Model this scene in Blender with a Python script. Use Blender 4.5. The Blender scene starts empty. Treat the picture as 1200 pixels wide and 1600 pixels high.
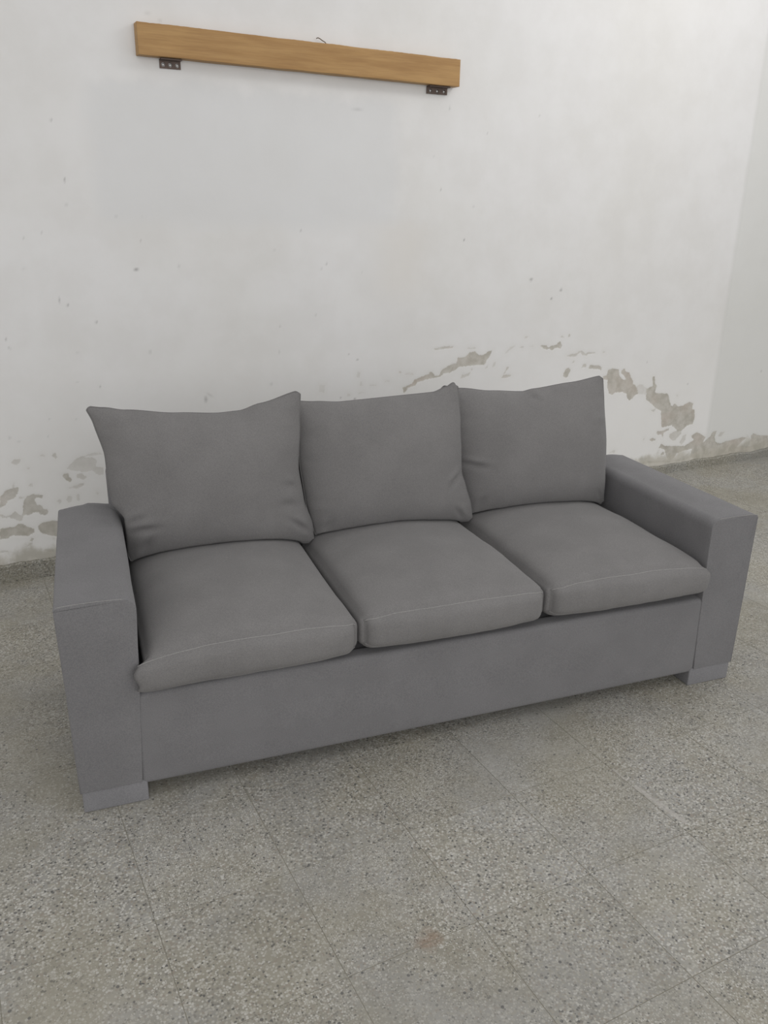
import bpy, bmesh, math, random
import numpy as np
from mathutils import Matrix, Vector, noise
from mathutils.bvhtree import BVHTree

random.seed(7)
scene = bpy.context.scene
COL = scene.collection

# ------------------------------------------------------------------ camera
THETA = 0.12354                       # the sofa stands turned a little from the wall
CT, ST = math.cos(THETA), math.sin(THETA)
cam_data = bpy.data.cameras.new('camera')
cam = bpy.data.objects.new('camera', cam_data)
COL.objects.link(cam)
cam_data.sensor_fit = 'VERTICAL'
cam_data.sensor_height = 24.0
cam_data.lens = 19.6572
cam_data.clip_start = 0.05
CR, CU, CB = Vector((0.887631, -0.460245, 0.016909)), Vector((0.143820, 0.311877, 0.939174)), Vector((-0.437524, -0.831208, 0.343025))
M = Matrix((CR, CU, CB)).transposed().to_4x4()
M.translation = Vector((-0.147924, -1.936460, 1.507003))
cam.matrix_world = M
scene.camera = cam

# ------------------------------------------------------------------ light
world = bpy.data.worlds.new('world')
scene.world = world
world.use_nodes = True
bg = world.node_tree.nodes['Background']
bg.inputs[0].default_value = (1.0, 0.99, 0.975, 1)
bg.inputs[1].default_value = 0.75


def area_light(name, loc, target, size, size_y, power, color=(1, 1, 1)):
    d = bpy.data.lights.new(name, 'AREA')
    d.shape = 'RECTANGLE'
    d.size, d.size_y, d.energy, d.color = size, size_y, power, color
    o = bpy.data.objects.new(name, d)
    COL.objects.link(o)
    o.location = loc
    o.rotation_euler = (Vector(target) - Vector(loc)).to_track_quat('-Z', 'Y').to_euler()
    return o


area_light('ceiling_lamp', (3.35, 0.15, 3.3), (3.1, 1.2, 1.4), 1.5, 0.5, 18, (1.0, 0.99, 0.975))
area_light('front_fill', (0.3, -5.2, 2.3), (0.9, 0.8, 0.6), 4.6, 2.0, 94, (1.0, 0.995, 0.995))  # fill added behind the camera, no known doorway; lifts upright faces and lower wall

scene.view_settings.view_transform = 'Standard'
scene.view_settings.look = 'None'
scene.view_settings.exposure = 0.0
scene.view_settings.gamma = 1.0
scene.view_settings.use_curve_mapping = False

# ------------------------------------------------------------------ helpers


def room(p):
    return Vector((p[0] * CT + p[1] * ST, -p[0] * ST + p[1] * CT, p[2]))


def link(name, mesh, mat=None, parent=None):
    o = bpy.data.objects.new(name, mesh)
    COL.objects.link(o)
    if mat is not None:
        mesh.materials.append(mat)
    if parent is not None:
        o.parent = parent
    return o


def empty(name, loc, rz=0.0):
    o = bpy.data.objects.new(name, None)
    o.empty_display_size = 0.1
    COL.objects.link(o)
    o.location = loc
    o.rotation_euler = (0, 0, rz)
    return o


def tag(o, label=None, category=None, group=None, kind=None):
    if label: o['label'] = label
    if category: o['category'] = category
    if group: o['group'] = group
    if kind: o['kind'] = kind
    return o


def mesh_from(name, verts, faces, smooth=True, sharp=None):
    me = bpy.data.meshes.new(name)
    me.from_pydata([tuple(v) for v in verts], [], faces)
    bm = bmesh.new()
    bm.from_mesh(me)
    bmesh.ops.recalc_face_normals(bm, faces=bm.faces)
    bm.to_mesh(me)
    bm.free()
    if smooth:
        me.polygons.foreach_set('use_smooth', [True] * len(me.polygons))
        if sharp:
            me.set_sharp_from_angle(angle=math.radians(sharp))
    me.update()
    return me


def edge_coords(h, r, n):
    """coordinates along one axis of a box, denser inside the fillet radius"""
    a = [-h, -h + r * .33, -h + r * .66, -h + r]
    b = list(np.linspace(-h + r, h - r, n + 1)[1:-1])
    return a + b + [h - r, h - r * .66, h - r * .33, h]


def round_point(p, h, r):
    inner = [max(-(h[i] - r), min(h[i] - r, p[i])) for i in range(3)]
    d = Vector([p[i] - inner[i] for i in range(3)])
    if d.length > 1e-9:
        d = d.normalized() * r
    return Vector(inner) + d


def soft_box(lo, hi, r, seg, deform=None, origin=(0, 0, 0)):
    """box with filleted edges as a fine grid, optionally deformed; deform(p, uvw) in absolute coordinates"""
    c = [(lo[i] + hi[i]) / 2 for i in range(3)]
    h = [(hi[i] - lo[i]) / 2 for i in range(3)]
    ax = [edge_coords(h[i], r, seg[i]) for i in range(3)]
    index, verts, faces = {}, [], []

    def vid(i, j, k):
        key = (i, j, k)
        if key not in index:
            q = (ax[0][i], ax[1][j], ax[2][k])
            p = round_point(q, h, r) + Vector(c)
            if deform:
                p = deform(p, (q[0] / h[0], q[1] / h[1], q[2] / h[2]))
            index[key] = len(verts)
            verts.append(p - Vector(origin))
        return index[key]
    n = [len(a) - 1 for a in ax]
    for fixed in range(3):
        a, b = [x for x in range(3) if x != fixed]
        for end in (0, n[fixed]):
            for i in range(n[a]):
                for j in range(n[b]):
                    q = []
                    for di, dj in ((0, 0), (1, 0), (1, 1), (0, 1)):
                        t = [0, 0, 0]
                        t[fixed], t[a], t[b] = end, i + di, j + dj
                        q.append(vid(*t))
                    faces.append(q)
    return verts, faces


def tube(points, rad, sides=6, closed=False):
    pts = [Vector(p) for p in points]
    n = len(pts)
    verts, faces = [], []
    prev = None
    for i in range(n):
        a = pts[(i - 1) % n] if (closed or i > 0) else pts[i]
        b = pts[(i + 1) % n] if (closed or i < n - 1) else pts[i]
        t = (b - a)
        t = t.normalized() if t.length > 1e-9 else Vector((0, 0, 1))
        if prev is None:
            prev = t.orthogonal().normalized()
        nrm = (prev - t * prev.dot(t))
        nrm = nrm.normalized() if nrm.length > 1e-6 else t.orthogonal().normalized()
        prev = nrm
        bi = t.cross(nrm)
        for k in range(sides):
            w = 2 * math.pi * k / sides
            verts.append(pts[i] + (nrm * math.cos(w) + bi * math.sin(w)) * rad)
    m = n if closed else n - 1
    for i in range(m):
        for k in range(sides):
            i2 = (i + 1) % n
            faces.append([i * sides + k, i * sides + (k + 1) % sides, i2 * sides + (k + 1) % sides, i2 * sides + k])
    if not closed:
        faces.append(list(range(sides)))
        faces.append(list(range((n - 1) * sides, n * sides)))
    return verts, faces


# ------------------------------------------------------------------ materials


class Nodes:
    def __init__(self, name, rough=0.8, spec=0.3):
        self.m = bpy.data.materials.new(name)
        self.m.use_nodes = True
        self.t = self.m.node_tree
        self.b = self.t.nodes['Principled BSDF']
        self.b.inputs['Roughness'].default_value = rough
        self.b.inputs['Specular IOR Level'].default_value = spec

    def n(self, kind, **kw):
        x = self.t.nodes.new(kind)
        for k, v in kw.items():
            setattr(x, k, v)
        return x

    def l(self, a, b):
        self.t.links.new(a, b)

    def val(self, sock, v):
        if hasattr(v, 'is_linked') or hasattr(v, 'links'):
            self.l(v, sock)
        else:
            sock.default_value = v

    def math(self, op, a, b=0.0, c=None, clamp=False):
        x = self.n('ShaderNodeMath', operation=op, use_clamp=clamp)
        self.val(x.inputs[0], a)
        self.val(x.inputs[1], b)
        if c is not None:
            self.val(x.inputs[2], c)
        return x.outputs[0]

    def mix(self, fac, a, b, mode='MIX'):
        x = self.n('ShaderNodeMix', data_type='RGBA', blend_type=mode)
        self.val(x.inputs[0], fac)
        self.val(x.inputs[6], a)
        self.val(x.inputs[7], b)
        return x.outputs[2]

    def ramp(self, v, lo, hi, a=0.0, b=1.0, smooth=True):
        x = self.n('ShaderNodeMapRange')
        if smooth:
            x.interpolation_type = 'SMOOTHSTEP'
        self.val(x.inputs[0], v)
        for i, k in enumerate((lo, hi, a, b)):
            self.val(x.inputs[1 + i], k)
        return x.outputs[0]

    def noise(self, vec, scale, detail=3.0, rough=0.55):
        x = self.n('ShaderNodeTexNoise')
        x.inputs['Scale'].default_value = scale
        x.inputs['Detail'].default_value = detail
        x.inputs['Roughness'].default_value = rough
        if vec is not None:
            self.l(vec, x.inputs['Vector'])
        return x.outputs[0]

    def pos(self):
        return self.n('ShaderNodeNewGeometry').outputs['Position']

    def obj(self):
        return self.n('ShaderNodeTexCoord').outputs['Object']

    def bump(self, h, strength, dist):
        x = self.n('ShaderNodeBump')
        x.inputs['Strength'].default_value = strength
        x.inputs['Distance'].default_value = dist
        self.l(h, x.inputs['Height'])
        self.l(x.outputs[0], self.b.inputs['Normal'])
        return x

    def base(self, c):
        self.val(self.b.inputs['Base Color'], c)


def rgb(r, g, b):
    return (r, g, b, 1.0)


def fabric_material(name, col, sheen=0.12):
    N = Nodes(name, 0.95, 0.12)
    co = N.obj()
    big = N.noise(co, 7.0, 3)
    fine = N.noise(co, 420.0, 2)
    c = N.mix(N.ramp(big, .3, .7), rgb(*[x * .95 for x in col]), rgb(*[x * 1.05 for x in col]))
    c = N.mix(N.ramp(fine, .25, .75), N.mix(1.0, c, rgb(.86, .86, .87), 'MULTIPLY'), N.mix(1.0, c, rgb(1.14, 1.14, 1.13), 'MULTIPLY'))
    N.base(c)
    w1 = N.n('ShaderNodeTexWave', wave_type='BANDS', bands_direction='X')
    w1.inputs['Scale'].default_value = 260
    w1.inputs['Distortion'].default_value = 1.5
    w2 = N.n('ShaderNodeTexWave', wave_type='BANDS', bands_direction='Z')
    w2.inputs['Scale'].default_value = 260
    w2.inputs['Distortion'].default_value = 1.5
    N.l(co, w1.inputs['Vector'])
    N.l(co, w2.inputs['Vector'])
    N.bump(N.math('ADD', w1.outputs[1], w2.outputs[1]), .25, .0006)
    N.b.inputs['Sheen Weight'].default_value = sheen
    N.b.inputs['Sheen Roughness'].default_value = .5
    return N.m


M_FABRIC = fabric_material('grey_fabric', (.176, .171, .170))
M_FRAME = fabric_material('grey_frame_fabric', (.170, .167, .172))
M_SEAM = fabric_material('seam_thread', (.26, .255, .25), .1)
M_LEG = fabric_material('leg_covering', (.205, .203, .212))


def terrazzo(name, tile_random=True, base_tint=(1, 1, 1)):
    N = Nodes(name, .62, .35)
    p = N.pos()
    if tile_random:
        oi = N.n('ShaderNodeObjectInfo')
        shift = N.n('ShaderNodeVectorMath', operation='SCALE')
        N.l(oi.outputs['Random'], shift.inputs[3])
        shift.inputs[0].default_value = (37.0, 53.0, 11.0)
        add = N.n('ShaderNodeVectorMath', operation='ADD')
        N.l(p, add.inputs[0])
        N.l(shift.outputs[0], add.inputs[1])
        q = add.outputs[0]
        rnd = oi.outputs['Random']
    else:
        q, rnd = p, .5
    # cement ground
    dust = N.noise(p, 2.6, 4, .6)
    mott = N.noise(p, 9.0, 4, .6)
    ground = N.mix(N.ramp(dust, .38, .62), rgb(.282, .268, .224), rgb(.287, .282, .264))
    ground = N.mix(N.ramp(mott, .3, .7), N.mix(1.0, ground, rgb(.9, .895, .88), 'MULTIPLY'), N.mix(1.0, ground, rgb(1.07, 1.07, 1.08), 'MULTIPLY'))
    # stone chips
    v = N.n('ShaderNodeTexVoronoi', feature='F1')
    v.inputs['Scale'].default_value = 205.0
    N.l(q, v.inputs['Vector'])
    sep = N.n('ShaderNodeSeparateColor')
    N.l(v.outputs['Color'], sep.inputs[0])
    chip = N.math('LESS_THAN', v.outputs['Distance'], N.ramp(sep.outputs[2], 0, 1, .30, .75, False))
    tone = N.n('ShaderNodeValToRGB')
    tone.color_ramp.interpolation = 'CONSTANT'
    els = tone.color_ramp.elements
    els[0].position, els[0].color = 0.0, rgb(.09, .088, .085)
    els[1].position, els[1].color = .06, rgb(.19, .18, .16)
    for pos, c in ((.18, (.31, .295, .25)), (.34, (.37, .36, .325)), (.50, (.265, .235, .20)), (.60, (.41, .395, .355)), (.82, (.49, .48, .45))):
        e = els.new(pos)
        e.color = rgb(*c)
    N.l(sep.outputs[0], tone.inputs[0])
    clear = N.ramp(N.noise(p, 1.7, 3), .35, .6, .35, .9)          # a dusty film hides the chips in places
    c = N.mix(N.math('MULTIPLY', chip, clear), ground, tone.outputs[0])
    v2 = N.n('ShaderNodeTexVoronoi', feature='F1')
    v2.inputs['Scale'].default_value = 60.0
    N.l(q, v2.inputs['Vector'])
    s2 = N.n('ShaderNodeSeparateColor')
    N.l(v2.outputs['Color'], s2.inputs[0])
    dark = N.math('MULTIPLY', N.math('LESS_THAN', v2.outputs['Distance'], .22), N.math('GREATER_THAN', s2.outputs[0], .90))
    c = N.mix(N.math('MULTIPLY', dark, .7), c, rgb(.075, .075, .078))
    # whole tiles differ a little
    c = N.mix(1.0, c, N.mix(N.ramp(rnd, 0, 1, smooth=False), rgb(.93, .925, .91), rgb(1.05, 1.05, 1.05)), 'MULTIPLY')
    # brown rust stain and pale scuffs, on the floor where they lie

    def seg_dist(a, b):
        d = Vector((b[0] - a[0], b[1] - a[1], 0))
        L2 = max(d.length_squared, 1e-9)
        s = N.n('ShaderNodeVectorMath', operation='SUBTRACT')
        N.l(p, s.inputs[0])
        s.inputs[1].default_value = (a[0], a[1], 0)
        dt = N.n('ShaderNodeVectorMath', operation='DOT_PRODUCT')
        N.l(s.outputs[0], dt.inputs[0])
        dt.inputs[1].default_value = d / L2
        t = N.math('MINIMUM', N.math('MAXIMUM', dt.outputs['Value'], 0.0), 1.0)
        sc = N.n('ShaderNodeVectorMath', operation='SCALE')
        sc.inputs[0].default_value = d
        N.l(t, sc.inputs[3])
        s2_ = N.n('ShaderNodeVectorMath', operation='DISTANCE')
        N.l(s.outputs[0], s2_.inputs[0])
        N.l(sc.outputs[0], s2_.inputs[1])
        return s2_.outputs['Value']
    wob = N.math('MULTIPLY', N.math('SUBTRACT', N.noise(p, 40, 3), .5), .045)
    rust = N.ramp(N.math('ADD', seg_dist((.598, -.752), (.618, -.745)), wob), .004, .034, 1, 0)
    c = N.mix(N.math('MULTIPLY', rust, .62), c, rgb(.235, .165, .115))
    wob2 = N.math('MULTIPLY', N.math('SUBTRACT', N.noise(p, 55, 3), .5), .016)
    for a, b, w, k in (((1.379, -.47), (1.384, -.52), .006, .5), ((1.386, -.56), (1.400, -.72), .011, .6), ((1.47, -.562), (1.50, -.575), .005, .6),
                       ((1.498, -.60), (1.487, -.67), .004, .5)):
        sc_ = N.ramp(N.math('ADD', seg_dist(a, b), wob2), w * .4, w, 1, 0)
        c = N.mix(N.math('MULTIPLY', sc_, k), c, rgb(.43, .41, .385))
    c = N.mix(1.0, c, rgb(*base_tint), 'MULTIPLY')
    N.base(c)
    rr = N.ramp(N.noise(p, 3.2, 3), .3, .7, .5, .72)
    N.l(rr, N.b.inputs['Roughness'])
    N.bump(N.noise(p, 160, 2), .12, .002)
    return N.m


M_TILE = terrazzo('terrazzo_tile')
M_FIELD = terrazzo('terrazzo_field', False)
M_SKIRT = terrazzo('terrazzo_skirting', False, (.88, .885, .88))

Ng = Nodes('grout', .9, .1)
Ng.base(Ng.mix(Ng.noise(Ng.pos(), 30, 3), rgb(.20, .185, .15), rgb(.32, .305, .26)))
M_GROUT = Ng.m


def wall_material():
    N = Nodes('limewashed_wall', .88, .2)
    p = N.pos()
    xyz = N.n('ShaderNodeSeparateXYZ')
    N.l(p, xyz.inputs[0])
    X, Z = xyz.outputs[0], xyz.outputs[2]
    m1 = N.noise(p, 1.4, 4)
    m2 = N.noise(p, 6.0, 5, .6)
    c = N.mix(N.ramp(m1, .35, .65), rgb(.685, .679, .670), rgb(.706, .702, .702))
    c = N.mix(N.ramp(m2, .3, .7), N.mix(1.0, c, rgb(.975, .972, .965), 'MULTIPLY'), N.mix(1.0, c, rgb(1.02, 1.02, 1.02), 'MULTIPLY'))
    w = N.math('MULTIPLY', N.math('SUBTRACT', m2, .5), .14)

    def rect(x0, x1, z0, z1, s):
        a = N.ramp(N.math('ADD', X, w), x0 - s, x0 + s)
        b = N.ramp(N.math('ADD', X, w), x1 - s, x1 + s, 1, 0)
        d = N.ramp(N.math('ADD', Z, w), z0 - s, z0 + s)
        e = N.ramp(N.math('ADD', Z, w), z1 - s * .5, z1 + s * .5, 1, 0)
        return N.math('MULTIPLY', N.math('MULTIPLY', a, b), N.math('MULTIPLY', d, e))
    # a greyer repainted field under the beam, a lime band at the foot paled further to paint in light there, older paint at the far end
    c = N.mix(N.math('MULTIPLY', rect(.46, 1.75, 1.42, 1.93, .05), .55), c, rgb(.64, .645, .652))
    c = N.mix(N.math('MULTIPLY', rect(1.66, 1.9, 1.10, 1.42, .10), .5), c, rgb(.67, .645, .61))
    c = N.mix(N.math('MULTIPLY', N.ramp(N.math('ADD', Z, w), .2, 1.0, 1, 0), .6), c, rgb(.80, .795, .785))
    c = N.mix(N.math('MULTIPLY', N.ramp(X, 3.95, 4.0), .6), c, rgb(.615, .62, .60))
    # bare plaster where the paint has flaked off
    at = N.n('ShaderNodeAttribute', attribute_name='peel')
    tn = N.n('ShaderNodeAttribute', attribute_name='tone')
    mk = N.n('ShaderNodeAttribute', attribute_name='mark')
    rag = N.math('MULTIPLY', N.math('SUBTRACT', N.noise(p, 85, 4, .65), .5), .016)
    edge = N.math('ADD', at.outputs['Fac'], rag)
    fac = N.ramp(edge, -.002, .003, 1, 0)
    pl = N.noise(p, 28, 4, .6)
    plaster = N.mix(N.ramp(pl, .3, .7), rgb(.41, .39, .345), rgb(.53, .51, .47))
    plaster = N.mix(N.ramp(N.noise(p, 4.5, 2), .5, .72, 0, .3), plaster, rgb(.52, .43, .38))
    fac = N.math('MULTIPLY', fac, tn.outputs['Fac'])
    c = N.mix(fac, c, plaster)
    halo = N.math('MULTIPLY', N.ramp(edge, 0, .03, 1, 0), .10)
    c = N.mix(halo, c, rgb(.58, .56, .52))
    c = N.mix(mk.outputs['Fac'], c, rgb(.20, .195, .19))
    # damp and dirt rising from the floor
    damp = N.ramp(N.math('ADD', Z, N.math('MULTIPLY', N.math('SUBTRACT', N.noise(p, 11, 4, .6), .5), .16)), .09, .15, 1, 0)
    c = N.mix(N.math('MULTIPLY', damp, .8), c, N.mix(N.ramp(N.noise(p, 14, 3), .4, .6), rgb(.41, .39, .335), rgb(.50, .475, .415)))
    N.base(c)
    h = N.math('ADD', N.math('MULTIPLY', N.noise(p, 18, 5, .6), 1.0), N.math('MULTIPLY', fac, -.15))
    N.bump(h, .22, .003)
    return N.m


M_WALL = wall_material()

Nw = Nodes('planed_wood', .55, .35)
cw = Nw.obj()
mp = Nw.n('ShaderNodeMapping')
mp.inputs['Scale'].default_value = (1.2, 9, 14)
Nw.l(cw, mp.inputs[0])
gr = Nw.noise(mp.outputs[0], 2.2, 5, .6)
mp2 = Nw.n('ShaderNodeMapping')
mp2.inputs['Scale'].default_value = (4, 60, 90)
Nw.l(cw, mp2.inputs[0])
gf = Nw.noise(mp2.outputs[0], 2.0, 3)
wc = Nw.mix(Nw.ramp(gr, .3, .7), rgb(.33, .185, .068), rgb(.43, .262, .105))
wc = Nw.mix(Nw.ramp(gf, .35, .75, 0, .35), wc, rgb(.25, .135, .055))
Nw.base(wc)
Nw.bump(gf, .15, .001)
M_WOOD = Nw.m

Nb = Nodes('rusty_steel', .6, .4)
Nb.b.inputs['Metallic'].default_value = .35
Nb.base(Nb.mix(Nb.noise(Nb.obj(), 60, 3), rgb(.07, .052, .045), rgb(.17, .125, .105)))
M_STEEL = Nb.m

Nt = Nodes('dark_fibre', .9, .1)
Nt.base(rgb(.12, .085, .055))
M_FIBRE = Nt.m

Ns = Nodes('screw_zinc', .4, .5)
Ns.b.inputs['Metallic'].default_value = .7
Ns.base(rgb(.55, .54, .53))
M_ZINC = Ns.m

# ------------------------------------------------------------------ wall
WALL_Y = 1.6163
PEEL = [
    (1.00, '1810,674 1819,649 1831,656 1837,671 1881,681 1893,696 1959,707 2020,713 2044,727 2082,730 2112,741 2124,754 2207,756 2284,756 2299,777 2320,806 2325,824 2303,820 2275,803 2242,808 2222,825 2190,822 2166,799 2122,799 2117,773 2086,770 2037,749 2022,734 2017,716 1989,721 1973,740 1958,739 1958,731 1904,716 1874,708 1863,688'),
    (0.70, '1977,853 1987,846 2048,851 2094,852 2087,859 2038,860'),
    (0.35, '2176,846 2179,840 2227,838 2224,845'),
    (0.60, '2144,693 2162,700 2194,706 2199,721 2184,715 2158,711 2155,719'),
    (0.60, '2335,739 2351,747 2355,763 2343,761'),
    (0.50, '2289,732 2305,739 2308,749 2295,743'),
    (0.80, '2205,728 2213,737 2211,740 2205,735'),
    (0.50, '1787,748 1799,745 1802,752 1790,757'),
    (0.25, '1820,738 1868,732 1870,741 1826,744'),
    (0.30, '2406,803 2425,808 2447,831 2440,834 2418,816'),
    (0.95, '2631,831 2657,813 2679,807 2692,814 2715,800 2724,809 2745,816 2771,808 2778,823 2763,844 2749,839 2744,828 2705,824 2685,818 2673,829'),
    (0.60, '2815,765 2848,759 2881,760 2904,781 2925,764 2952,757 2965,767 3010,765 3013,770 2964,777 2946,770 2918,786 2897,785 2876,773 2840,771'),
    (1.00, '2803,658 2818,647 2835,653 2851,690 2837,699 2821,695 2806,673'),
    (0.80, '2926,694 2956,696 2957,713 2935,711'),
    (0.90, '2979,687 3021,682 3068,672 3072,686 3050,698 3019,699 2984,706'),
    (0.70, '2396,677 2433,677 2459,686 2445,692 2432,691 2411,695 2438,732 2428,732 2408,696'),
    (0.50, '2524,875 2551,879 2547,884 2530,882'),
    (0.50, '2764,866 2785,866 2777,875 2767,873'),
    (0.60, '2815,867 2828,868 2823,880 2814,877'),
    (0.40, '2412,806 2435,818 2470,838 2459,841 2434,826 2418,813'),
    (0.40, '3067,765 3087,767 3081,774 3068,772'),
    (0.50, '2856,724 2871,726 2877,736 2862,735'),
    (0.35, '2498,828 2525,826 2521,833 2500,834'),
    (0.30, '2562,829 2586,828 2582,833 2564,834'),
    (0.40, '2338,739 2352,746 2355,763 2341,762'),
    (1.00, '3092,620 3124,612 3126,572 3145,534 3168,523 3191,536 3245,533 3279,521 3283,498 3305,479 3337,499 3346,511 3365,513 3356,542 3334,566 3318,573 3315,590 3293,619 3278,642 3252,649 3239,666 3222,662 3217,646 3249,622 3263,605 3242,601 3210,625 3197,664 3160,674 3120,667 3113,637 3086,634'),
    (0.35, '3364,514 3428,503 3425,542 3377,568 3349,559'),
    (1.00, '3426,536 3433,474 3478,447 3530,408 3563,396 3585,292 3619,295 3666,296 3710,267 3724,236 3795,283 3842,290 3848,337 3837,374 3816,382 3817,417 3787,429 3753,417 3739,409 3692,411 3665,431 3652,414 3635,422 3610,476 3599,494 3506,505 3494,511 3503,547 3488,565 3478,605 3463,604 3472,550'),
    (0.50, '3477,410 3503,393 3523,409 3514,415 3497,405'),
    (0.80, '3548,261 3566,247 3589,251 3605,225 3607,254 3647,271 3645,280 3586,266 3554,272'),
    (0.90, '3497,225 3518,214 3548,216 3547,225 3522,234'),
    (0.60, '3655,226 3683,205 3708,196 3755,239 3736,259 3697,257 3660,243'),
    (0.50, '3751,179 3769,165 3796,192 3797,228 3774,225'),
    (1.00, '3584,165 3629,154 3651,118 3674,79 3706,75 3739,114 3801,125 3865,129 3943,108 4029,98 4014,168 3974,160 3943,151 3968,192 3886,231 3841,212 3871,184 3826,165 3796,153 3634,171 3599,190'),
    (0.90, '3607,123 3632,117 3637,129 3621,135'),
    (0.40, '3447,230 3455,227 3457,238 3449,242'),
    (0.30, '3673,471 3686,472 3682,484 3671,479'),
    (0.40, '3196,180 3233,176 3242,189 3223,190'),
    (0.95, '3862,107 3871,153 3877,214 3893,222 3918,189 3953,199 3952,158 3977,169 4011,186 4032,218 4064,218 4053,181 4071,145 4115,133 4161,142 4227,145 4303,153 4343,146 4309,125 4285,103 4259,88 4317,93 4399,80 4385,159 4407,168 4452,149 4545,139 4588,7 4376,7 4175,35 3984,47 3859,73'),
    (0.50, '4081,182 4114,181 4137,207 4099,207'),
    (0.60, '3455,78 3576,70 3798,59 3867,79 3779,69 3618,78 3478,92'),
    (0.45, '234,460 255,449 300,436 331,439 356,416 376,416 378,443 348,454 354,478 340,494 314,498 291,504 267,493 251,478'),
    (0.40, '291,502 337,503 380,504 379,510 338,513'),
    (1.00, '212,433 225,411 240,398 247,410 239,421 234,443'),
    (0.50, '267,418 289,404 307,412 288,432 272,430'),
    (0.50, '232,376 258,368 290,376 295,388 275,385 256,381'),
    (0.80, '-34,372 -40,327 -16,340 -7,356 11,357 36,382 40,402 24,405 -9,397 -22,382'),
    (0.40, '17,410 24,407 27,425 22,425'),
    (0.90, '47,323 42,288 60,279 75,283 81,290 102,289 111,275 126,270 141,283 136,292 122,301 119,312 98,319 93,337 98,353 123,345 125,357 92,366 66,362 53,343'),
    (0.60, '-43,299 -35,281 -9,283 11,269 35,257 42,281 28,288 15,306 3,292 -23,287 -33,297'),
    (1.00, '-51,241 -57,194 -32,192 -8,203 20,196 49,189 73,200 78,216 57,228 34,245 19,245 3,237 -29,238'),
    (1.00, '95,226 94,209 106,194 134,179 155,171 164,169 202,161 209,229 168,238 138,241 107,237'),
    (0.80, '54,166 64,162 68,175 61,178'),
    (0.45, '36,143 47,144 66,158 57,159'),
    (0.60, '182,522 194,506 200,509 196,528 189,529'),
    (0.45, '25,510 41,500 60,508 60,518 39,523'),
    (0.35, '139,527 155,521 155,529 141,531'),
    (0.40, '78,477 87,474 89,480 81,483'),
    (0.50, '80,405 91,400 94,414 83,415'),
    (0.40, '215,323 225,311 237,316 238,337 224,339'),
    (0.40, '257,321 264,312 269,320 269,341 261,342'),
    (0.35, '179,324 189,310 196,322 189,331'),
    (0.40, '337,336 344,330 349,338 341,344'),
    (0.40, '36,357 62,356 59,361 37,362'),
    (0.50, '-64,135 -32,129 -33,136 -64,142'),
    (0.50, '104,114 141,105 142,114 112,119'),
    (0.25, '1368,690 1394,685 1397,718 1372,723'),
    (0.30, '1562,745 1576,741 1579,765 1565,769'),
    (0.25, '1579,704 1593,703 1591,721 1581,722'),
    (0.30, '1630,698 1668,695 1668,700 1634,703'),
    (0.25, '1709,709 1741,709 1737,716 1713,717'),
    (0.30, '1512,657 1529,656 1526,668 1514,669'),
    (0.25, '1573,664 1600,666 1597,672 1576,670'),
]
MARKS = [(581,1250,10.1,3.5,0.0,0.9), (278,1140,3.8,12.1,0.0,0.6), (306,1119,3.6,6.1,0.0,1.0), (408,1051,4.4,8.0,0.4,0.7), (611,919,4.2,11.9,0.0,0.5), (834,700,8.5,16.9,0.0,0.6), (853,718,19.9,3.4,-0.6,0.4), (344,1577,3.7,7.8,0.0,0.8), (341,1489,2.8,6.8,0.0,0.5), (175,1367,4.5,4.6,0.0,0.6), (241,1393,3.4,3.4,0.0,0.7), (163,1264,11.2,2.3,0.0,0.4), (521,1448,4.9,4.7,0.0,0.4), (608,1362,4.5,4.4,0.0,0.5), (754,1260,6.6,10.1,0.0,0.3), (69,1000,2.7,7.3,0.0,0.6), (76,966,2.7,8.5,0.5,0.5), (398,790,4.0,5.3,0.0,0.6), (323,933,3.6,3.8,0.0,0.5), (311,816,3.9,3.6,0.0,0.5), (2126,1362,5.1,7.0,0.4,1.0), (2540,1167,12.0,6.9,0.0,1.0), (2737,1112,10.9,8.4,0.4,0.8), (2679,1071,6.6,7.1,0.3,0.9), (1588,1216,4.9,4.2,0.0,0.9), (1988,1581,5.1,8.2,0.0,0.5), (2171,1512,3.6,8.5,0.0,0.5), (2019,1922,4.4,9.1,0.3,0.5), (2517,1922,6.0,4.4,0.0,0.5), (2228,1830,3.5,7.0,0.0,0.4), (1944,1723,4.7,3.7,0.0,0.5), (1411,1261,5.0,8.2,0.0,0.5), (1386,1239,4.3,3.8,0.0,0.4), (1564,1889,36.3,3.5,-0.1,0.3), (1291,1400,4.5,3.9,0.0,0.5), (1169,1317,7.3,5.2,0.0,0.3), (1186,997,4.5,4.2,0.0,0.6), (1180,885,3.0,11.4,0.0,0.4), (1137,744,9.1,8.7,0.0,0.3), (1356,1043,4.4,5.6,0.0,0.6), (1521,855,4.6,4.8,0.0,0.6), (1565,826,5.3,5.4,0.0,0.9), (1479,653,5.3,4.9,0.0,0.7), (1552,641,6.1,5.6,0.0,0.9), (2515,1264,4.0,4.6,0.0,0.4), (319,1781,5.5,2.1,0.0,0.5), (619,1446,2.5,2.4,0.0,0.3), (696,2161,14.1,4.2,0.0,0.2), (741,2138,9.6,3.4,0.0,0.3), (190,674,3.9,4.2,0.0,0.5), (177,603,3.6,4.0,0.0,0.4), (292,664,3.0,5.3,0.0,0.4), (65,594,4.7,5.2,0.0,0.4), (34,613,4.6,7.8,0.0,0.4), (3405,693,4.9,7.4,0.0,0.5), (3750,541,8.0,5.9,0.0,0.5), (3946,1895,10.0,4.5,0.0,0.5), (4376,573,8.9,10.2,0.0,0.4)]



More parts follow.
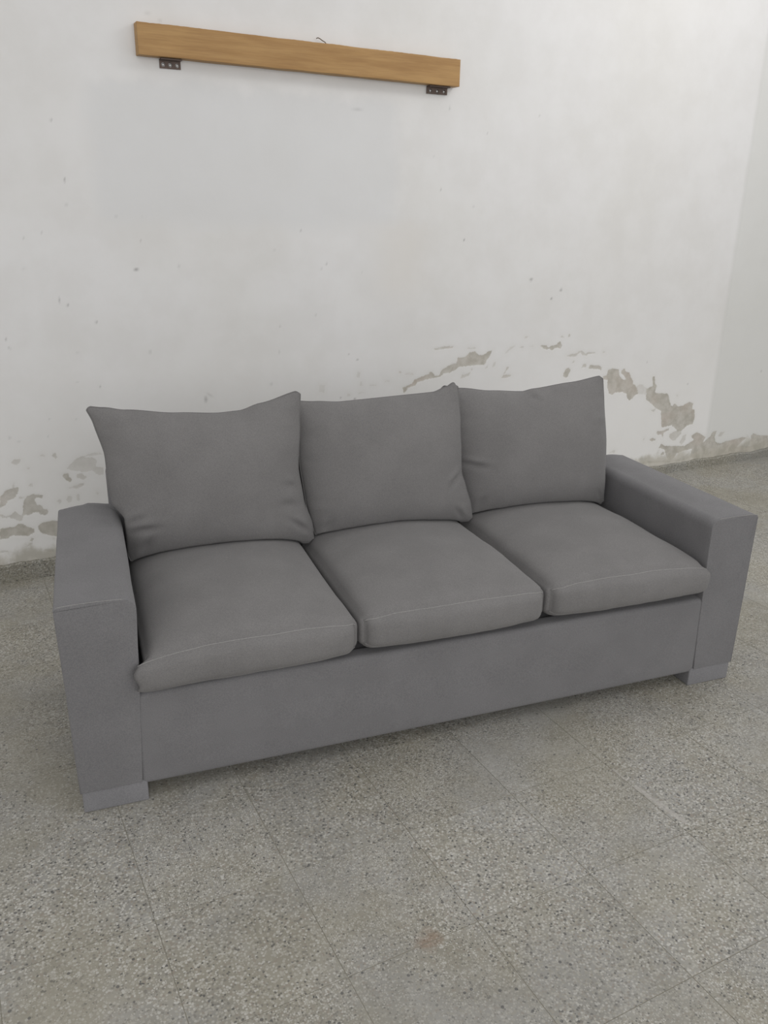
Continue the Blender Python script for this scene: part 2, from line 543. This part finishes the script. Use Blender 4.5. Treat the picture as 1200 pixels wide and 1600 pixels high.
def polygon_sdf(P, poly):
    n = len(poly)
    d = np.full(len(P), 1e9)
    inside = np.zeros(len(P), bool)
    for i in range(n):
        a, b = poly[i], poly[(i + 1) % n]
        e, w = b - a, P - a
        t = np.clip((w @ e) / max(e @ e, 1e-12), 0, 1)
        d = np.minimum(d, ((w - t[:, None] * e) ** 2).sum(1))
        c1, c2 = P[:, 1] >= a[1], P[:, 1] < b[1]
        cr = e[0] * w[:, 1] - e[1] * w[:, 0]
        inside ^= (c1 & c2 & (cr > 0)) | (~c1 & ~c2 & (cr < 0))
    d = np.sqrt(d)
    return np.where(inside, -d, d)


def build_wall():
    xs = np.concatenate([np.linspace(-3.0, -.75, 10), np.arange(-.7, 5.3, .006), np.linspace(5.35, 8.0, 10)])
    zs = np.concatenate([np.arange(0, 1.0, .005), np.arange(1.0, 2.7, .010), np.linspace(2.72, 3.4, 8)])
    nx, nz = len(xs), len(zs)
    GX, GZ = np.meshgrid(xs, zs)
    P = np.stack([GX.ravel(), GZ.ravel()], 1)
    sdf = np.full(len(P), .06)
    tone = np.zeros(len(P))
    for t, s in PEEL:
        poly = np.array([[float(v) for v in q.split(',')] for q in s.split()]) / 1000
        lo, hi = poly.min(0) - .06, poly.max(0) + .06
        k = np.where(((P > lo) & (P < hi)).all(1))[0]
        d = polygon_sdf(P[k], poly)
        better = d < sdf[k]
        kk = k[better]
        sdf[kk] = d[better]
        tone[kk] = t
    mark = np.zeros(len(P))
    for x, z, rx, rz, a, t in MARKS:
        x, z, rx, rz = x / 1000, z / 1000, max(rx / 1250, .003), max(rz / 1250, .0035)
        k = np.where((abs(P[:, 0] - x) < .05) & (abs(P[:, 1] - z) < .05))[0]
        dx, dz = P[k, 0] - x, P[k, 1] - z
        u, v = dx * math.cos(a) + dz * math.sin(a), -dx * math.sin(a) + dz * math.cos(a)
        q = np.sqrt((u / rx) ** 2 + (v / rz) ** 2)
        mark[k] = np.maximum(mark[k], np.clip(1.15 - q * .75, 0, 1) * t * .75)
    depth = .0012 * np.clip(.5 - sdf / .012, 0, 1) * np.minimum(tone * 1.3, 1)
    step = .005 * np.clip((P[:, 0] - 3.965) / .03, 0, 1)                # the far end lies a little deeper
    wav = .004 * np.sin(P[:, 0] * 2.1 + 1.0) * np.sin(P[:, 1] * 1.7 + .4)
    co = np.stack([P[:, 0], WALL_Y + depth + step + wav, P[:, 1]], 1)
    i = np.arange(nx - 1)[None, :] + (np.arange(nz - 1) * nx)[:, None]
    i = i.ravel()
    quads = np.stack([i, i + 1, i + 1 + nx, i + nx], 1)
    me = bpy.data.meshes.new('wall_back')
    me.vertices.add(len(co))
    me.vertices.foreach_set('co', co.ravel())
    me.loops.add(quads.size)
    me.loops.foreach_set('vertex_index', quads.ravel().astype(np.int32))
    me.polygons.add(len(quads))
    me.polygons.foreach_set('loop_start', np.arange(0, quads.size, 4, dtype=np.int32))
    me.polygons.foreach_set('use_smooth', np.ones(len(quads), bool))
    me.update(calc_edges=True)
    for nm, arr in (('peel', sdf), ('tone', tone), ('mark', mark)):
        me.attributes.new(nm, 'FLOAT', 'POINT').data.foreach_set('value', arr.astype(np.float32))
    o = link('wall_back', me, M_WALL)
    tag(o, 'white limewashed wall with flaking paint above the floor', 'wall', kind='structure')
    return o


build_wall()

# skirting: low terrazzo strip with a worn, uneven top
sv, sf = [], []
xs = np.concatenate([np.linspace(-3, -.6, 20), np.arange(-.55, 5.3, .02), np.linspace(5.35, 8, 20)])
for x in xs:
    h = .080 + .007 * noise.noise((x * 4, 3.1, 0)) + .005 * noise.noise((x * 21, 1.7, 0))
    far = min(1, max(0, (x - 2.6) / .8))
    h = h * (1 - far) + (.052 + .016 * noise.noise((x * 6, 9.1, 0)) + .006 * noise.noise((x * 25, 5.7, 0))) * far
    t = .013 + .003 * noise.noise((x * 9, 8.8, 0))
    y = WALL_Y - .001
    for (dy, z) in ((.012, -.006), (-t, -.006), (-t, h - .005), (-t + .004, h), (.012, h + .002)):
        sv.append((x, y + dy, z))
for i in range(len(xs) - 1):
    for k in range(4):
        a = i * 5 + k
        sf.append([a, a + 1, a + 6, a + 5])
o = link('baseboard_back', mesh_from('baseboard_back', sv, sf, True, 35), M_SKIRT)
tag(o, 'worn grey terrazzo skirting along the foot of the wall', 'baseboard', kind='structure')

# ------------------------------------------------------------------ floor
S, X0, Y0 = .3228, .0863, -1.0762
me = mesh_from('floor', [(-3, -4, -.0013), (8, -4, -.0013), (8, WALL_Y, -.0013), (-3, WALL_Y, -.0013),
                         (-3, -4, -.06), (8, -4, -.06), (8, WALL_Y, -.06), (-3, WALL_Y, -.06)],
               [(0, 1, 2, 3), (7, 6, 5, 4), (0, 4, 5, 1), (1, 5, 6, 2), (2, 6, 7, 3), (3, 7, 4, 0)], False)
floor = link('floor', me, M_GROUT)
tag(floor, 'grey speckled terrazzo tile floor', 'floor', kind='structure')


def tile_mesh(w, h, gap=.0017, bev=.0004):
    a, b = w / 2 - gap / 2, h / 2 - gap / 2
    v = []
    for (k, z) in ((0, -.0035), (0, -bev), (bev, 0)):
        v += [(-a + k, -b + k, z), (a - k, -b + k, z), (a - k, b - k, z), (-a + k, b - k, z)]
    f = [(8, 9, 10, 11)]
    for r in (0, 4):
        for k in range(4):
            f.append((r + k, r + (k + 1) % 4, r + 4 + (k + 1) % 4, r + 4 + k))
    return v, f


tv, tf = tile_mesh(S, S)
tile_full = mesh_from('floor_tile', tv, tf, False)
tile_full.materials.append(M_TILE)
cut = WALL_Y - .012 - (Y0 + 8 * S)
cv, cf = tile_mesh(S, cut)
tile_cut = mesh_from('floor_tile_cut', cv, cf, False)
tile_cut.materials.append(M_TILE)
field_v, field_f = [], []
for ix in range(-9, 24):
    for iy in range(-9, 9):
        w_, me_, cy_ = (S, tile_full, Y0 + (iy + .5) * S)
        if iy == 8:
            me_, cy_ = tile_cut, Y0 + 8 * S + cut / 2
        cx_ = X0 + (ix + .5) * S
        if -5 <= ix <= 16 and -4 <= iy <= 8:
            o = bpy.data.objects.new('floor_tile', me_)
            COL.objects.link(o)
            o.parent = floor
            o.location = (cx_, cy_, .0003 * random.uniform(-1, 1) - .0003)
        else:
            b0 = len(field_v)
            for q in (cv if iy == 8 else tv):
                field_v.append((q[0] + cx_, q[1] + cy_, q[2] - .0003))
            field_f += [[b0 + k for k in q] for q in tf]
o = link('floor_tile_field', mesh_from('floor_tile_field', field_v, field_f, False), M_FIELD, floor)
o['kind'] = 'stuff'

# ------------------------------------------------------------------ sofa
W, D, H = 2.10, .727, .598
WT, WB = .172, .156
ZL, ZR = .063, .326
OC = (W / 2, D / 2, 0)
sofa = empty('sofa', room(OC), -THETA)
tag(sofa, 'grey fabric three-seat sofa with square arms and block feet', 'sofa')


def sofa_part(name, vf, mat, parent=None, sharp=None):
    v, f = vf
    v = [Vector(p) - Vector(OC) for p in v]
    me = mesh_from(name, v, f, True, sharp)
    for q in me.polygons:
        if len(q.vertices) > 8:
            q.use_smooth = False
    return link(name, me, mat, parent or sofa)


def inner_x(z):
    t = max(0, min(1, (z - ZL) / (H - ZL)))
    return WB + (WT - WB) * t


def arm_profile(inset):
    """(x, z) outline of the left arm, outer side at x = 0, broad soft curve on the inner top edge"""
    pts = []
    r_o, r_i = .007, .030

    def arc(cx, cz, r, a0, a1, n):
        for k in range(n + 1):
            a = math.radians(a0 + (a1 - a0) * k / n)
            pts.append((cx + r * math.cos(a), cz + r * math.sin(a)))
    xi = inner_x(H)
    for z in np.linspace(ZL, H - r_o, 10):
        bulge = -.006 * math.sin(math.pi * (z - ZL) / (H - ZL)) * .4 - .005 * ((z - ZL) / (H - ZL)) ** 3
        pts.append((bulge, z))
    n0 = len(pts)
    arc(r_o - .005, H - r_o - .001, r_o, 180, 90, 5)
    for x in np.linspace(r_o + .006, xi - r_i - .004, 8):
        u = (x - r_o) / (xi - r_i - r_o)
        pts.append((x, H + .0015 * math.sin(math.pi * u)))
    arc(xi - r_i, H - r_i, r_i, 90, 0, 8)
    for z in np.linspace(H - r_i - .02, ZL, 12):
        pts.append((inner_x(z) + .004 * math.sin(math.pi * (z - ZL) / (H - ZL)), z))
    for x in np.linspace(WB - .01, .01, 6):
        pts.append((x, ZL))
    cx, cz = sum(p[0] for p in pts) / len(pts), sum(p[1] for p in pts) / len(pts)
    if inset:
        out = []
        for x, z in pts:
            dx, dz = cx - x, cz - z
            out.append((x + inset * (1 if dx > 0 else -1) * min(1, abs(dx) / .03), z + inset * (1 if dz > 0 else -1) * min(1, abs(dz) / .03)))
        pts = out
    return pts


def crown(x):
    u = max(0, min(1, (x - .01) / .13))
    return math.sin(math.pi * u)


def arm(mirror):
    stations = [(0, .0016), (.0006, .0005), (.0016, 0)] + [(y, 0) for y in np.linspace(.03, D - .03, 24)] + [(D - .008, 0), (D - .002, .003), (D, .008)]
    verts, faces = [], []
    n = len(arm_profile(0))
    for y, ins in stations:
        for x, z in arm_profile(ins):
            top = max(0, (z - .5) / .1)
            back = max(0, (y - .58) / .147) * top
            xx = x - .010 * back * (1 if x > .1 else 0)
            wob = .0025 * noise.noise((x * 9 + (5 if mirror else 0), y * 6, z * 7))
            zz = z + (crown(x) * .006 * math.sin(math.pi * min(1, y / .3) / 2) + wob * .5) * top
            xx += wob * .6
            if not mirror:
                up_ = max(0, min(1, (z - .25) / .3))
                xx += (.012 * (y / D) + (.007 if x > .1 else 0) - (.005 * (1 - y / D) if x < .05 else 0)) * up_
                zz += .005 * top * (y / D) * (1 if x > .08 else 0)
            verts.append((W - xx if mirror else xx, y, zz))
    for i in range(len(stations) - 1):
        for k in range(n):
            faces.append([i * n + k, i * n + (k + 1) % n, (i + 1) * n + (k + 1) % n, (i + 1) * n + k])
    faces.append(list(range(n)))
    faces.append(list(range((len(stations) - 1) * n, len(stations) * n)))
    return verts, faces


for mirror in (False, True):
    a = sofa_part('arm', arm(mirror), M_FRAME, sharp=40)
    prof = arm_profile(0)
    path = [(x, z) for (x, z) in prof[0:11]]
    pts = []
    for x, z in path:
        sg = max(0, (z - .5) / .1)
        pts.append((W - x if mirror else x, .0010, z))
    cut_ = [q for q in pts if True]
    sofa_part('front_seam', tube(cut_, .0017, 6), M_SEAM if False else M_FRAME, a)
    # the light stitched line over the front top edge
    top = [(W - x if mirror else x, .002, z + .0012) for (x, z) in prof[11:26]]
    s = sofa_part('stitching', tube(top, .0012, 5), M_SEAM, a)

# front rail, slightly padded, softly rounded along its top


def rail_deform(p, q):
    u, v, w = q
    p = p.copy()
    if v < 0:
        p.y -= .004 * (1 - u ** 4) * (1 - w * w)
    p.z += .004 * noise.noise((p.x * 3, 2.2, 0)) * max(0, w)
    p.z -= .002 * max(0, -w) * (1 - u * u)
    return p


sofa_part('front_rail', soft_box((WB - .004, .002, ZL - .012), (W - WB + .004, .060, ZR), .014, (60, 3, 12), rail_deform), M_FRAME)
sofa_part('seat_deck', soft_box((WB - .003, .05, ZL - .008), (W - WB + .003, D - .02, .318), .012, (10, 6, 4)), M_FRAME)


def back_deform(p, q):
    p = p.copy()
    t = max(0, (p.z - .3) / .5)
    p.y += .012 * t
    return p


sofa_part('backrest', soft_box((.158, .655, .052), (W - .156, D - .012, .735), .022, (30, 3, 14), back_deform), M_FRAME)
for x0 in (.003, W - .168):
    for y0 in (.003, D - .11):
        sofa_part('foot', soft_box((x0, y0, 0), (x0 + .165, y0 + .105, ZL + .002), .004, (2, 2, 2)), M_LEG, sharp=50)

# ------------------------------------------------------------------ seat cushions
XB = [WT + .013, .761, 1.348, W - WT - .004]


def seat_cushion(i, label):
    lo, hi = (XB[i] + .0015, -.012, ZR + .006), (XB[i + 1] - .0015, .648, (.444, .452, .458)[i])
    c = ((lo[0] + hi[0]) / 2, (lo[1] + hi[1]) / 2, lo[2])
    amp = (.072, .062, .060)[i]
    seed = i * 13.7

    def outer(u):
        return (u < 0 and i == 0) or (u > 0 and i == 2)

    def deform(p, q):
        u, v, w = q
        p = p.copy()
        up = max(0.0, (w + 1) / 2)
        fu = (1 - abs(u) ** 2.3)
        fv = (1 - max(0, -v) ** 2.2) if v < 0 else 1 - .30 * v ** 2 - .75 * max(0, (v - .72) / .28) ** 1.5
        p.z += amp * up ** 2 * fu ** .8 * max(0, fv) ** .7 - .010 * up * abs(u) ** 8 * max(0, min(1, (v + .9) / .5))
        # front edge sags a little at the ends, lifts in the middle
        fr = max(0, -v) ** 3
        p.z += .012 * up * fr * (1 - u * u) - .004 * up * fr * abs(u) ** 6
        p.z += (1 - up) * fr * ((.002, .010, .014)[i] + .012 * abs(u) ** 3 * (0 if (i == 0 and u < 0) else 1))
        if i == 0:
            p.z -= .009 * up * fr * max(0, -u) ** 2
        p.y -= (.022 * (1 - (.35 if outer(u) else 1) * u ** 4) * (1 - .8 * w * w) + .004) * max(0, -v) ** 8
        flare = max(0, -v - .55) / .45
        if outer(u):
            fl = max(0, min(1, (-v - .962) / .03))
            p.y -= .016 * fl * abs(u) ** 6
            p.x += abs(u) ** 3 * u * (.038, 0, .012)[i] * fl * (.85 + .15 * up + .12 * math.sin(w * 5))
        # rounded corners in plan
        cr = max(0, abs(u) - .86) / .14 * (.5 if outer(u) else 1)
        cf = max(0, -v - .88) / .12
        p.y += .016 * (cr * cf) ** 1.3
        p.x -= math.copysign(.006, u) * (cr * cf) ** 1.2
        # corner ears at the seam lines
        ear = (cr * cf) ** 4 * (abs(w) ** 6)
        p.y -= .008 * ear
        p.x += math.copysign(.007, u) * ear
        # soft unevenness
        nz = noise.noise((p.x * 5 + seed, p.y * 5, p.z * 5))
        n2 = noise.noise((p.x * 16 + seed, p.y * 14, p.z * 20))
        p.z += (.006 * nz + .0014 * n2) * up
        if v < -.9:
            p.y += .004 * noise.noise((p.x * 11 + seed, 7.7, p.z * 9)) + .0012 * math.sin(p.x * 95 + seed) * max(0, 1 - abs(w) * .6)
        return p
    v, f = soft_box(lo, hi, .030, (44, 46, 8), deform, c)
    b0 = len(SEAT_V)
    SEAT_V.extend(q + Vector(c) for q in v)
    SEAT_F.extend([b0 + k for k in q] for q in f)
    root = empty('seat_cushion', room(c), -THETA)
    tag(root, label, 'cushion', 'seat cushions on the sofa')
    body = link('cover', mesh_from('cover', v, f, True), M_FABRIC, root)
    h = [(hi[k] - lo[k]) / 2 for k in range(3)]
    mid = [(hi[k] + lo[k]) / 2 for k in range(3)]
    for w in (1, -1):
        loop = [(u, -1, w) for u in np.linspace(-.995, .995, 60)]
        pts = []
        for q in loop:
            p = round_point([q[k] * h[k] for k in range(3)], h, .030) + Vector(mid)
            pts.append(deform(p, q) - Vector(c))
        tv_, tf_ = tube(pts, .0015 if w > 0 else .0012, 5)
        link('seam', mesh_from('seam', tv_, tf_, True), M_SEAM, body)
    return root


SEAT_V, SEAT_F = [], []
seat_cushion(0, 'left grey seat cushion of the sofa, against the near arm')
seat_cushion(1, 'middle grey seat cushion of the sofa, between the other two')
seat_cushion(2, 'right grey seat cushion of the sofa, against the far arm')

# ------------------------------------------------------------------ back cushions
SEATS = BVHTree.FromPolygons(SEAT_V, SEAT_F)


ARM_L = .197


def rest(p):
    """keep a back cushion on top of the seat cushions and inside the arms"""
    p = p.copy()
    z = -1
    for dx in (-.008, 0, .008):
        for dy in (-.006, .006):
            hit = SEATS.ray_cast(Vector((p.x + dx, p.y + dy, 2)), Vector((0, 0, -1)))
            if hit[0] is not None:
                z = max(z, hit[0].z + .0035)
    p.z = max(p.z, z)
    if p.z < .645:
        k = min(1, (.645 - p.z) / .045)
        p.x = max(p.x, ARM_L * k + p.x * (1 - k)) if p.x < .3 else p.x
        p.x = min(p.x, (W - .187) * k + p.x * (1 - k)) if p.x > W - .3 else p.x
    return p


def back_cushion(label, BL, BR, TL, TR, top, left, right, bottom, front, back, creases, seed):
    """knife-edged pillow: corners are 3D, edges carry offsets [(t, dx, dz)], front and back bulge"""
    BL, BR, TL, TR = map(Vector, (BL, BR, TL, TR))

    def curve(tab, t):
        ts = [0] + [k[0] for k in tab] + [1]
        dx = [0] + [k[1] for k in tab] + [0]
        dz = [0] + [k[2] for k in tab] + [0]
        # smooth interpolation (monotone cosine between knots)
        for i in range(len(ts) - 1):
            if t <= ts[i + 1]:
                s = (t - ts[i]) / max(1e-9, ts[i + 1] - ts[i])
                lin, cs = s, (1 - math.cos(math.pi * s)) / 2
                s = .45 * lin + .55 * cs
                return Vector((dx[i] + (dx[i + 1] - dx[i]) * s, 0, dz[i] + (dz[i + 1] - dz[i]) * s))
        return Vector((0, 0, 0))

    mid_ = (BL + BR + TL + TR) / 4

    def seam(u, v):
        bt = BL.lerp(BR, u) + curve(bottom, u)
        tp = TL.lerp(TR, u) + curve(top, u)
        lf = BL.lerp(TL, v) + curve(left, v)
        rt = BR.lerp(TR, v) + curve(right, v)
        bil = BL.lerp(BR, u).lerp(TL.lerp(TR, u), v)
        p = bt.lerp(tp, v) + lf.lerp(rt, u) - bil
        k = (max(0, abs(2 * u - 1) - .95) / .05) * (max(0, abs(2 * v - 1) - .95) / .05)
        return p + (mid_ - p).normalized() * (.010 * k ** 1.2)
    nrm = (BR - BL).cross(TL - BL).normalized()
    if nrm.y > 0:
        nrm = -nrm

    def surf(u, v, side):
        p = seam(u, v)
        a, b = abs(2 * u - 1), 2 * v - 1
        eu = 1 - a ** 2.2
        ev = (1 - abs(b) ** 2.6) if b > 0 else (1 - abs(b) ** 4.0)
        g = max(0.0, eu) ** .68 * max(0.0, ev) ** .60
        low = 1 + .22 * (1 - v)
        if side > 0:
            hgt = front * g * low
            e = min(1.0, g * 1.6)
            hgt += e * (.007 * noise.noise((p.x * 5 + seed, 1.3, p.z * 5)) + .0022 * noise.noise((p.x * 15 + seed, 4.3, p.z * 13)))
            # gathers running in from the seams
            em = min(u, 1 - u, v, 1 - v)
            along = p.x * 1.0 if min(v, 1 - v) < min(u, 1 - u) else p.z
            gat = math.exp(-((em - .05) / .05) ** 2)
            hgt += .0022 * gat * noise.noise((along * 38 + seed, seed * 3.1, 0))
            for (cu, cv, ang, ln, wd, dp) in creases:
                du, dv = (u - cu), (v - cv) * .8
                x = du * math.cos(ang) + dv * math.sin(ang)
                y = -du * math.sin(ang) + dv * math.cos(ang)
                y += .05 * x * x / max(ln, .01)
                k = math.exp(-(x / ln) ** 2)
                hgt += e * dp * 1.5 * k * (-math.exp(-(y / wd) ** 2) + .6 * math.exp(-((y - wd * 1.9) / (wd * 1.3)) ** 2))
            return p + nrm * max(hgt, 0)
        return p - nrm * (back * g)
    n = 72
    ts = [(1 - math.cos(math.pi * k / n)) / 2 * .65 + k / n * .35 for k in range(n + 1)]
    index, verts, faces = {}, [], []
    c = (BL + BR) / 2
    c.z = min(BL.z, BR.z)

    def vid(i, j, side):
        rim = i in (0, n) or j in (0, n)
        key = (i, j, 0 if rim else side)
        if key not in index:
            index[key] = len(verts)
            verts.append(rest(surf(ts[i], ts[j], side)) - c)
        return index[key]
    for side in (1, -1):
        for i in range(n):
            for j in range(n):
                faces.append([vid(i, j, side), vid(i + 1, j, side), vid(i + 1, j + 1, side), vid(i, j + 1, side)])
    root = empty('back_cushion', room(c), -THETA)
    tag(root, label, 'cushion', 'back cushions on the sofa')
    body = link('cover', mesh_from('cover', verts, faces, True), M_FABRIC, root)
    loop = [(t, 0) for t in ts] + [(1, t) for t in ts[1:]] + [(t, 1) for t in ts[::-1][1:]] + [(0, t) for t in ts[::-1][1:-1]]
    tv_, tf_ = tube([rest(seam(*q)) - c for q in loop], .0020, 5, True)
    link('seam', mesh_from('seam', tv_, tf_, True), M_FABRIC, body)
    return root


back_cushion('left back cushion with a pointed ear above the near sofa arm',
             (.205, .560, .452), (.788, .560, .452), (.117, .625, .940), (.762, .605, .955),
             [(.08, 0, -.008), (.17, 0, -.020), (.40, 0, -.041), (.60, 0, -.052), (.70, 0, -.050), (.80, 0, -.032)],
             [(.25, -.014, 0), (.5, .000, 0), (.72, .016, 0), (.90, .010, 0)],
             [(.12, .000, 0), (.3, -.022, 0), (.5, -.030, 0), (.8, -.012, 0)],
             [(.2, 0, .004), (.5, 0, .018), (.8, 0, .006)],
             .092, .040,
             [(.10, .12, .75, .07, .018, .010), (.13, .24, .2, .07, .016, .008), (.10, .30, .5, .05, .014, .006), (.93, .13, -.8, .06, .016, .011), (.93, .42, -.5, .04, .014, .006), (.90, .30, -.3, .05, .02, .005)], 1.7)
back_cushion('middle back cushion between the two other back cushions',
             (.803, .575, .450), (1.372, .560, .462), (.735, .668, .910), (1.318, .622, .944),
             [(.15, 0, -.012), (.30, 0, -.022), (.6, 0, -.022), (.85, 0, -.022), (.93, 0, -.008), (.97, 0, .004)],
             [(.25, -.010, 0), (.5, -.005, 0), (.75, .01, 0)],
             [(.12, .000, 0), (.26, -.012, 0), (.36, -.022, 0), (.6, -.012, 0), (.8, -.004, 0)],
             [(.2, 0, .004), (.5, 0, .014), (.8, 0, .004)],
             .092, .032,
             [(.93, .34, .45, .06, .016, .013), (.90, .07, -.9, .05, .014, .009), (.07, .1, .9, .05, .016, .007)], 5.2)
back_cushion('right back cushion beside the far sofa arm',
             (1.380, .598, .458), (1.914, .553, .470), (1.285, .690, .925), (1.893, .615, .943),
             [(.12, 0, -.014), (.3, 0, -.030), (.50, 0, -.040), (.56, 0, -.033), (.8, 0, -.018)],
             [(.25, -.006, 0), (.5, -.008, 0), (.75, -.002, 0)],
             [(.2, .008, 0), (.5, .012, 0), (.8, .004, 0)],
             [(.2, 0, .004), (.5, 0, .014), (.8, 0, .004)],
             .090, .034,
             [(.07, .42, -.1, .07, .014, .013), (.08, .12, .9, .05, .016, .007), (.54, .94, -.9, .03, .014, .007), (.94, .08, -.8, .04, .014, .007)], 9.4)

# ------------------------------------------------------------------ wooden beam on the wall
BX0, BX1, BZ0, BZ1, BD = .643, 2.034, 2.010, 2.117, .05
shelf = empty('wall_shelf', ((BX0 + BX1) / 2, WALL_Y, BZ0))
tag(shelf, 'plain wooden beam fixed high on the wall on two steel brackets', 'shelf')


def beam_deform(p, q):
    p = p.copy()
    p.z += -.0055 * q[0] + .0022 * noise.noise((p.x * 8, 1, q[1])) + .0010 * noise.noise((p.x * 60, 2, 0)) * max(0, q[2])
    return p


oc = Vector(((BX0 + BX1) / 2, WALL_Y, BZ0))
v, f = soft_box((BX0, WALL_Y - BD, BZ0), (BX1, WALL_Y - .002, BZ1), .002, (120, 2, 6), beam_deform, oc)
board = link('beam', mesh_from('beam', v, f, True, 40), M_WOOD, shelf)


def bracket(x0, x1, z0, z1):
    """steel angle: a holed plate on the wall under the beam and a flange beneath it"""
    verts, faces = [], []
    t, y0 = .004, WALL_Y - .006
    n = 3
    cw_ = (x1 - x0) / n
    for i in range(n):
        cx, cz = x0 + (i + .5) * cw_, (z0 + z1) / 2 - .003
        r = .0075
        for yy in (y0, y0 + t):
            b0 = len(verts)
            corner = [(x0 + i * cw_, z0), (cx, z0), (x0 + (i + 1) * cw_, z0), (x0 + (i + 1) * cw_, cz), (x0 + (i + 1) * cw_, z1), (cx, z1), (x0 + i * cw_, z1), (x0 + i * cw_, cz)]
            for (x, z) in corner:
                verts.append((x, yy, z))
            for k in range(8):
                a = math.radians(225 + 45 * k)
                verts.append((cx + r * math.cos(a), yy, cz + r * math.sin(a)))
            for k in range(8):
                faces.append([b0 + k, b0 + (k + 1) % 8, b0 + 8 + (k + 1) % 8, b0 + 8 + k])
        b1 = len(verts) - 32
        for k in range(8):
            faces.append([b1 + 8 + k, b1 + 8 + (k + 1) % 8, b1 + 24 + (k + 1) % 8, b1 + 24 + k])
        for k in range(8):
            faces.append([b1 + k, b1 + (k + 1) % 8, b1 + 16 + (k + 1) % 8, b1 + 16 + k])
    b0 = len(verts)
    for (y, z) in ((WALL_Y - .034, z1), (y0 + t, z1), (y0 + t, z1 - t), (WALL_Y - .034, z1 - t)):
        verts.append((x0, y, z))
        verts.append((x1, y, z))
    for k in range(4):
        a, b = b0 + 2 * k, b0 + 2 * ((k + 1) % 4)
        faces.append([a, a + 1, b + 1, b])
    faces.append([b0, b0 + 2, b0 + 4, b0 + 6])
    faces.append([b0 + 1, b0 + 3, b0 + 5, b0 + 7])
    verts = [Vector(p) - oc for p in verts]
    o = link('bracket', mesh_from('bracket', verts, faces, False), M_STEEL, shelf)
    return o


for x0, x1, z0, z1 in ((.728, .808, 1.981, 2.0125), (1.894, 1.998, 1.973, 2.003)):
    br = bracket(x0, x1, z0, z1)
    cw_ = (x1 - x0) / 3
    for i in range(3):
        cx, cz = x0 + (i + .5) * cw_, (z0 + z1) / 2 - .003
        vs = [Vector((cx, WALL_Y - .0075, cz)) - oc]
        ring = []
        for r, y in ((.003, -.0072), (.005, -.0058), (.005, .0)):
            for k in range(10):
                a = 2 * math.pi * k / 10
                vs.append(Vector((cx + r * math.cos(a), WALL_Y + y, cz + r * math.sin(a))) - oc)
        fs = [[0, 1 + k, 1 + (k + 1) % 10] for k in range(10)]
        for rr_ in (0, 10):
            fs += [[1 + rr_ + k, 1 + rr_ + (k + 1) % 10, 11 + rr_ + (k + 1) % 10, 11 + rr_ + k] for k in range(10)]
        link('screw', mesh_from('screw', vs, fs, True), M_ZINC, br)

# loose fibre curling up from the top of the beam
SX = -.045
pts = [(1.405, WALL_Y - .030, 2.134), (1.412, WALL_Y - .031, 2.137), (1.420, WALL_Y - .032, 2.134), (1.430, WALL_Y - .033, 2.128), (1.440, WALL_Y - .034, 2.124), (1.448, WALL_Y - .034, 2.1165)]
tv_, tf_ = tube([Vector(q) - oc + Vector((SX, 0, 0)) for q in pts], .0018, 5)
link('splinter', mesh_from('splinter', tv_, tf_, True), M_FIBRE, shelf)
